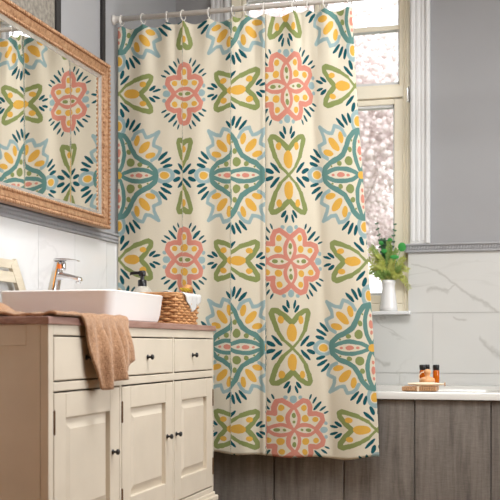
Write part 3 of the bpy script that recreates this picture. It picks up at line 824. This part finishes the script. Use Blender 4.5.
# beige pierced stand behind the basin
p1 = atX(12, 275, -1.660)
ys0, ys1_ = p1.y-0.15, None
st = B()
def P3(y, z, x=-1.660): return Vector((x, y, z))
yR = lambda py, px: (-1.660)/T(px)
outline_r = [(24, 290.5), (14.5, 262), (12.5, 260.4)]
ztop = zat(260.3, -1.66, yR(0, 13)); zbot = ZT+0.0005
yb_, yt_ = yR(0, 25.5)+0.01, yR(0, 13.5)
# side frame: two slanted legs and three cross bars in one board
ymid = yt_-0.10
def bar(bm, a, b, hw, th=0.0055):
    a, b = Vector(a), Vector(b); d = (b-a).normalized(); n_ = Vector((0, -d.z, d.y))
    L_ = []
    for x in (-1.660-th, -1.660+th):
        L_.append([Vector((x, *(q.yz))) for q in (a+n_*hw, b+n_*hw, b-n_*hw, a-n_*hw)])
    loft(bm, L_)
slope = (yb_-yt_)
bar(st, (0, yb_+0.03, zbot+0.002), (0, yt_-0.010, ztop-0.006), 0.021, 0.007)
bar(st, (0, 2*ymid-yb_-0.03, zbot+0.002), (0, 2*ymid-yt_+0.010, ztop-0.006), 0.021, 0.007)
for z, hw in ((ztop-0.014, 0.014), (zat(277.5, -1.66, yt_), 0.017), (zbot+0.05, 0.012)):
    f_ = (ztop-z)/(ztop-zbot); e_ = yt_-0.008+(yb_-yt_+0.03)*f_
    bar(st, (0, 2*ymid-e_, z), (0, e_, z), hw)
tag(obj('towel_stand', st, M['stand']), 'pale beige stand with two rounded openings half hidden behind the basin', 'stand')

# ------------------------------------------------------------------ towel
def towel():
    bm = B(); NI, NJ = 90, 60; g_ = []
    for i in range(NI+1):
        s = i/NI; Y = lerp(2.372, 2.835, s); line = []
        Ld = 0.198*smooth(2.515, 2.60, Y)*(1-0.12*smooth(2.60, 2.72, Y)-0.30*smooth(2.72, 2.835, Y))
        flat = 0.30
        # arc length along cross-section
        tot = flat+Ld
        for j in range(NJ+1):
            a = j/NJ*tot
            lift = 0.010
            if a <= flat-0.012:
                X = XV+0.012-flat+a; z = ZT+0.006+0.0035*math.sin(Y*60+a*30)*0.6+0.002*math.sin(a*90)
                # rolled-up bunch towards the wall end
                bun = math.exp(-((X+1.405)/0.06)**2)*math.exp(-((Y-2.46)/0.085)**2)
                z += 0.052*bun*(1+0.15*math.sin(Y*70))
                yy = Y
                # ridge of cloth along the front edge
                z += 0.004*smooth(flat-0.06, flat-0.012, a)
            else:
                bb = a-(flat-0.012)
                if bb < 0.022:
                    th = bb/0.022*PI/2; X = XV+0.006+0.010*math.sin(th); z = ZT-0.004+0.014*math.cos(th)
                else:
                    X = XV+0.016; z = ZT-0.004-(bb-0.022)
                drop = max(0, ZT-z)
                X += drop*0.05*(1+math.sin(Y*46+drop*9))*0.9 + 0.009*smooth(0, .08, drop)*math.sin(Y*70+1.0-drop*6)+0.006*smooth(0, .05, drop)*math.sin(Y*130)+0.012*smooth(0, .1, drop)
                yy = Y+0.02*smooth(0, 0.15, drop)*s + 0.004*math.sin(drop*40)
                z += 0.0
            line.append(bm.verts.new((X, yy, z)))
        g_.append(line)
    for i in range(NI):
        for j in range(NJ):
            f = bm.faces.new((g_[i][j], g_[i+1][j], g_[i+1][j+1], g_[i][j+1])); f.smooth = True
    bmesh.ops.recalc_face_normals(bm, faces=bm.faces)
    o = obj('towel', bm, M['towel']); m_ = o.modifiers.new('thickness', 'SOLIDIFY'); m_.thickness = 0.007; m_.offset = 0
    tag(o, 'tan terry towel bunched on the worktop corner and hanging over the first drawer', 'towel')
towel()

# ------------------------------------------------------------------ soap dispenser
dx, dy = -1.425, 3.655
zc0 = ZT
dis = empty('soap_dispenser', (dx, dy, ZT), 'round stone coloured soap dispenser with a black pump behind the basin', 'soap dispenser')
bm = B(); lathe(bm, [(0.030, 0.001), (0.037, 0.004), (0.0405, 0.02), (0.0415, 0.08), (0.0405, 0.105), (0.036, 0.127), (0.026, 0.141), (0.016, 0.147), (0, 0.148)], Vector((dx, dy, ZT)), 32); obj('bottle', bm, M['soap'], dis, 40)
bm = B(); lathe(bm, [(0.0165, 0.145), (0.0165, 0.168), (0.014, 0.171), (0.0075, 0.172), (0.007, 0.184), (0.012, 0.184), (0.0135, 0.188), (0.0135, 0.202), (0.011, 0.205), (0, 0.2055)], Vector((dx, dy, ZT)), 24)
dv = Vector((-0.9, -0.44, 0)).normalized(); pv = Vector((-dv.y, dv.x, 0)); bz = ZT+0.196
pt0 = Vector((dx, dy, bz))
loft(bm, [[pt0+dv*d_+pv*a+Vector((0, 0, b+dz)) for a, b in ((w2_, 0.006), (-w2_, 0.006), (-w2_, -0.005), (w2_, -0.005))] for d_, w2_, dz in ((0.0, 0.009, 0), (0.026, 0.008, 0.0), (0.042, 0.006, -0.002), (0.046, 0.005, -0.006))])
obj('pump', bm, M['blackplastic'], dis, 40)

# ------------------------------------------------------------------ wicker basket
kx1, kx0, ky0, ky1 = -1.205, -1.350, 3.408, 3.660
kc = Vector(((kx0+kx1)/2, (ky0+ky1)/2, ZT)); khx, khy = (kx1-kx0)/2, (ky1-ky0)/2; kh = 0.104
bas2 = empty('wicker_basket', kc, 'woven wicker basket holding a white cloth at the worktop end', 'basket')
def perim(z, n=60):
    f_ = 0.90+0.10*z/kh; hx, hy, r = khx*f_, khy*f_, 0.012
    pts = rrect(kc.x, kc.y, hx, hy, r, ZT+z, 3); out = []; N_ = len(pts); Ls_ = [0]
    for k in range(N_): Ls_.append(Ls_[-1]+(pts[(k+1) % N_]-pts[k]).length)
    for k in range(n):
        s = k/n*Ls_[-1]
        for m_ in range(N_):
            if Ls_[m_+1] >= s-1e-9:
                t2 = (s-Ls_[m_])/max(1e-9, Ls_[m_+1]-Ls_[m_]); a, b = pts[m_], pts[(m_+1) % N_]
                p_ = a.lerp(b, t2); tn = (b-a).normalized(); out.append((p_, Vector((tn.y, -tn.x, 0)))); break
    return out
bm = B(); NS = 26; rows_n = 10
for r in range(rows_n):
    z = 0.008+r*(kh-0.017)/(rows_n-1); pp = perim(z, NS*3)
    pts = [p_+nr*(0.0042*math.cos(PI*(k/3)+PI*r)) for k, (p_, nr) in enumerate(pp)]
    tube(bm, pts, 0.0050, 6, True)
for k in range(NS):
    pts = [perim(z, NS)[k][0] for z in (0.003, kh*0.5, kh-0.004)]
    tube(bm, pts, 0.0030, 5)
obj('weave', bm, M['wicker'], bas2, 60)
bm = B()
for dz in (0.0056, kh-0.004): tube(bm, [p_ for p_, _ in perim(dz, 60)], 0.0052, 8, True)
pp = perim(kh-0.003, 60); tube(bm, [p_+Vector((0, 0, 0.006)) for p_, _ in pp], 0.0045, 8, True)
obj('rim', bm, M['wicker'], bas2, 60)
bm = B(); loft(bm, [rrect(kc.x, kc.y, khx*0.89, khy*0.89, 0.012, ZT+z, 3) for z in (0.002, 0.006)]); obj('bottom', bm, M['wicker'], bas2)
# white cloth spilling over the rim
bm = B(); NI, NJ = 26, 26; g_ = []
for i in range(NI+1):
    line = []
    for j in range(NJ+1):
        u, v = i/NI, j/NJ
        y = lerp(ky0+0.055, ky1-0.008, u)
        tri = max(0.0, 1-abs(u-0.60)/0.55)   # triangular corner hanging outside
        outl = 0.060*tri**0.85
        L_ = 0.085+outl; a = v*L_
        if a < 0.075: x = kx1+0.004-0.085+a+0.006; z = ZT+kh+0.004+0.008*math.sin(u*9+1)*(1-v)+0.006*math.sin(v*7)
        else:
            b_ = a-0.075; th = min(b_/0.012, 1)*PI/2
            x = kx1+0.000+0.010*math.sin(th)+0.002*math.sin(u*20)-0.09*max(0, b_-0.012)*1.2; z = ZT+kh+0.010*math.cos(th)-max(0, b_-0.012)
        line.append(bm.verts.new((x, y, z)))
    g_.append(line)
for i in range(NI):
    for j in range(NJ):
        f = bm.faces.new((g_[i][j], g_[i+1][j], g_[i+1][j+1], g_[i][j+1])); f.smooth = True
o = obj('cloth', bm, M['cloth']); m_ = o.modifiers.new('thickness', 'SOLIDIFY'); m_.thickness = 0.003; m_.offset = 1
tag(o, 'white cloth with one corner hanging over the rim of the wicker basket', 'cloth')
# small brush in the basket
bx_, by_ = kx1-0.035, ky1-0.050
br = empty('nail_brush', (bx_, by_+0.01, ZT+kh+0.012), 'small brown brush with yellow bristles lying on the cloth in the basket', 'brush')
bm = B(); loops = []
cb_ = Vector((bx_, by_, ZT+kh+0.016))
for (d_, zz, r1, r2) in ((-0.030, 0.006, 0.004, 0.006), (-0.02, 0.012, 0.007, 0.012), (0.0, 0.022, 0.008, 0.016), (0.022, 0.020, 0.008, 0.015), (0.036, 0.006, 0.007, 0.012), (0.042, -0.010, 0.005, 0.009)):
    loops.append([cb_+Vector((math.sin(a)*r2, d_+0.014, zz+math.cos(a)*r1)) for a in [2*PI*k/12 for k in range(12)]])
loft(bm, loops); obj('handle', bm, M['honey'], br, 40)
bm = B()
for k in range(40):
    a = random.uniform(-0.036, 0.002); x_ = random.uniform(-0.010, 0.013)
    tube(bm, [cb_+Vector((x_, a, 0.014)), cb_+Vector((x_+0.014, a*0.9-0.006, 0.004+random.uniform(-.004, .003)))], 0.0024, 5)
obj('bristles', bm, M['bristle'], br, 60)

# ------------------------------------------------------------------ vase and bouquet on the sill
vy = YB-0.010; vp = at(388.5, 311.3, vy); vx = vp.x
mp_ = axial(vx, vy)/F
prof = [(0.0, 0.001), (8.0, 0.0), (9.0, 0.6), (8.7, 4), (7.6, 14), (6.5, 22), (6.2, 26), (6.7, 27.5), (7.1, 31.0), (6.5, 31.2), (5.6, 27), (5.7, 22), (6.7, 13), (7.8, 3), (0.0, 2.5)]
bm = B(); lathe(bm, [(r*mp_, z*mp_) for r, z in prof], Vector((vx, vy, zs)), 32)
tag(obj('vase', bm, M['ceramic'], None, 35), 'white ceramic vase tapering upward on the window sill', 'vase')
bq = empty('greenery_bouquet', (vx, vy, zs+0.03), 'loose bunch of ferns, eucalyptus and round green leaves in the white vase', 'bouquet')
def leaf(bm, p, d, nrm, L_, W_):
    d = d.normalized(); s = d.cross(nrm).normalized(); n_ = s.cross(d)
    prof_ = [(0, 0.0), (0.25, 0.8), (0.5, 1.0), (0.75, 0.7), (1.0, 0.0)]
    th = 0.0006
    top = [];  bot = []
    for sgn, arr in ((1, top), (-1, bot)):
        for t3, wv in prof_:
            c = p+d*L_*t3-n_*0.10*L_*t3*t3
            arr.append([bm.verts.new(c+s*k*W_*wv+n_*(sgn*th+abs(k)*0.15*W_*wv)) for k in (-1, 0, 1)] )
    for arr in (top, bot):
        for a, b in zip(arr, arr[1:]):
            for k in range(2):
                bm.faces.new((a[k], a[k+1], b[k+1], b[k]))
neck = Vector((vx, vy, zs+27*mp_))
def stem_path(tip, bend):
    a = neck+Vector((random.uniform(-.008, .008), random.uniform(-.008, .008), -0.06)); b = neck+Vector((random.uniform(-.012, .012), random.uniform(-.012, .012), 0.01))
    mid = b.lerp(tip, 0.5)+Vector((0, 0, bend)); pts = [a]
    for k in range(11):
        t2 = k/10; pts.append(b*(1-t2)**2+mid*2*t2*(1-t2)+tip*t2*t2)
    return pts
def frond(tipx, tipy, dy_, m_, name, L_, W_, bend=0.03, every=1, rnd=0.4):
    tip = at(tipx, tipy, vy+dy_); pts = stem_path(tip, bend); bm = B()
    tube(bm, pts, [0.0016]*6+[0.0012]*3+[0.0008]*3, 5)
    dense = []
    for a, b in zip(pts[3:], pts[4:]):
        for q in range(2): dense.append((a.lerp(b, q/2), (b-a).normalized()))
    dense.append((pts[-1], (pts[-1]-pts[-2]).normalized()))
    for k, (p_, t2) in enumerate(dense):
        if k % every: continue
        sc = 1-0.45*k/len(dense)
        sd = t2.cross(Vector((0, -1, 0.25))).normalized()
        for sgn in (1, -1):
            d = (sd*sgn+t2*0.7+Vector((random.uniform(-rnd, rnd), random.uniform(-rnd, rnd), random.uniform(-rnd, rnd)))*0.6)
            leaf(bm, p_, d, Vector((0, -1, 0.4)), L_*sc, W_*sc)
    obj(name, bm, M[m_], bq)
for (tx, ty, dy_, m_, b_) in ((408, 270, -.02, 'leafyellow', .05), (409, 288, .0, 'leafyellow', .09), (404, 258, .01, 'leafyellow', .03), (400, 268, -.03, 'leafmid', .03), (371, 268, .0, 'leafyellow', .05),
                              (367, 258, .02, 'leafyellow', .03), (372, 248, .01, 'leafyellow', .02), (381, 262, -.03, 'leafyellow', .02), (393, 262, -.03, 'leafyellow', .02), (376, 275, -.04, 'leafmid', .04), (385, 272, -.045, 'leafmid', .02), (395, 276, -.045, 'leafyellow', .03), (366, 274, .0, 'leafmid', .06)):
    frond(tx, ty, dy_, m_, 'fern_frond', 0.026, 0.0038, b_)
for k in range(16):
    frond(random.uniform(366, 408), random.uniform(246, 280), random.uniform(-.04, .0), random.choice(['leafyellow', 'leafyellow', 'leafmid']), 'fern_frond', 0.023, 0.0036, random.uniform(.01, .05))
for (tx, ty, dy_, b_) in ((377, 224, .0, .0), (395, 225, .01, .0), (386, 241, -.02, .01)):
    frond(tx, ty, dy_, 'leafdark', 'eucalyptus_sprig', 0.018, 0.0075, b_, 2, 0.8)
frond(389, 243, -.03, 'leafmid', 'leafy_sprig', 0.028, 0.011, .01)
frond(383, 240, -.01, 'leafdark', 'leafy_sprig', 0.026, 0.011, .01)
def round_leaf(px, py, wpx, hpx, dy_):
    c = at(px, py, vy+dy_); bm = B(); tube(bm, stem_path(c+Vector((0, 0.003, 0)), 0.03), 0.0012, 5)
    b2 = bmesh.new(); bmesh.ops.create_uvsphere(b2, u_segments=20, v_segments=10, radius=1)
    merge(bm, b2, Matrix.Translation(c) @ Matrix.Rotation(0.25, 4, 'X') @ Matrix.Diagonal((wpx*mp_, 0.003, hpx*mp_, 1)))
    obj('round_leaf', bm, M['leafbright'], bq, 50)
round_leaf(402, 247, 4.0, 4.6, -.03); round_leaf(394.5, 257, 4.6, 2.0, -.045); round_leaf(390, 240, 2.6, 2.2, -.02); round_leaf(381, 243, 2.4, 2.2, -.02); round_leaf(384, 251, 3.0, 2.2, -.03)

# ------------------------------------------------------------------ things on the bath rim
ry0 = ty0+0.004
a_, b_ = at(401.5, 391, ry0).x, at(436.5, 391, ry0).x
tray = empty('slatted_tray', ((a_+b_)/2, ry0+0.06, ztub), 'small slatted wooden board on the bathtub rim', 'board')
nsl = 15; wsl = (b_-a_)/nsl; zt_ = ztub+0.0195
for k in range(nsl):
    bm = B(); box(bm, a_+k*wsl+0.0008, a_+(k+1)*wsl-0.0008, ry0, ry0+0.115, ztub+0.003, zt_, 0.0015); obj('slat', bm, M['slat'], tray)
bm = B()
for yq in (0.02, 0.09): box(bm, a_+0.004, b_-0.004, ry0+yq, ry0+yq+0.012, ztub+0.0005, ztub+0.004)
obj('batten', bm, M['slat'], tray)
sx = at(418, 391, ry0).x
bm = B(); box(bm, sx-0.0035, sx+0.0035, ry0-0.0015, ry0+0.116, zt_-0.0003, zt_+0.0012); box(bm, sx-0.0035, sx+0.0035, ry0-0.0017, ry0+0.001, ztub+0.001, zt_+0.0012)
obj('strap', bm, M['strap'], tray)
# long white brush
zb_ = zt_+0.0012
wbY = ry0+0.030
l0, l1 = at(408, 383, wbY).x, at(446, 383, wbY).x
bb = empty('bath_brush', ((l0+l1)/2, wbY, zb_), 'long cream bath brush lying across the slatted board', 'brush')
bm = B(); loops = []
for s in range(13):
    f_ = s/12; x_ = lerp(l0, l1, f_); r1 = 0.0075*(math.sin(PI*min(1, max(0.04, f_*1.0)))**0.35)*(1 if f_ < 0.75 else 0.8); 
    loops.append([Vector((x_, wbY+math.cos(a)*0.011, zb_+0.0085+math.sin(a)*r1)) for a in [2*PI*k/14 for k in range(14)]])
loft(bm, loops); obj('handle', bm, M['strap'], bb, 40)
bm = B(); tube(bm, [(l1-0.004, wbY+0.012*math.cos(a), zb_+0.0085+0.007*math.sin(a)) for a in [2*PI*k/16 for k in range(16)]], 0.0016, 6, True); obj('cord', bm, M['honey'], bb, 60)
# round wooden massage brush
mx = at(427.3, 379, ry0+0.06).x; my = ry0+0.066
mb = empty('massage_brush', (mx, my, zb_), 'round wooden body brush with a knob handle standing on the board', 'brush')
bm = B(); lathe(bm, [(0.0, 0.012), (0.026, 0.012), (0.029, 0.016), (0.0295, 0.024), (0.027, 0.030), (0.018, 0.034), (0.010, 0.036), (0.0085, 0.042), (0.011, 0.046), (0.0135, 0.052), (0.0135, 0.058), (0.009, 0.064), (0, 0.066)], Vector((mx, my, zb_)), 24); obj('handle', bm, M['palewood'], mb, 40)
bm = B()
for k in range(70):
    a, r1 = random.uniform(0, 2*PI), 0.024*math.sqrt(random.random()); tube(bm, [(mx+r1*math.cos(a), my+r1*math.sin(a), zb_+0.013), (mx+r1*1.08*math.cos(a), my+r1*1.08*math.sin(a), zb_+0.0005)], 0.0013, 4)
o = obj('bristles', bm, M['strap'], mb); 
bm = B(); tube(bm, [(mx-0.013-0.019*math.sin(a), my-0.012, zb_+0.036+0.018*math.cos(a)) for a in [PI*k/12 for k in range(13)]], 0.0022, 6); obj('strap', bm, M['strap'], mb, 60)
# amber bottles
def bottle(px, dyy, label):
    x_ = at(px, 381, ry0+dyy).x; y_ = ry0+dyy
    r_ = empty('amber_bottle', (x_, y_, zb_), label, 'bottle', 'amber bottles on the bath board')
    bm = B(); lathe(bm, [(0, 0.0003), (0.0115, 0.0003), (0.0125, 0.002), (0.0125, 0.056), (0.0105, 0.061), (0.0085, 0.063), (0, 0.0635)], Vector((x_, y_, zb_)), 24); obj('body', bm, M['amber'], r_, 40)
    bm = B(); lathe(bm, [(0.0115, 0.0615), (0.0123, 0.063), (0.0123, 0.081), (0.0115, 0.0825), (0, 0.0828)], Vector((x_, y_, zb_)), 24); obj('cap', bm, M['blackplastic'], r_, 40)
    return r_
b0 = bottle(436.2, 0.098, 'amber bottle with black cap standing alone right of the round brush')
for px, lab, dd in ((422.6, 'amber bottle with black cap behind the round brush, the left one', 0.0), (426.6, 'amber bottle with black cap behind the round brush knob, the middle one', 0.026)):
    c = copy_tree(b0); c.location = (at(px, 381, ry0+0.100+dd).x, ry0+0.100+dd, zb_); c['label'] = lab
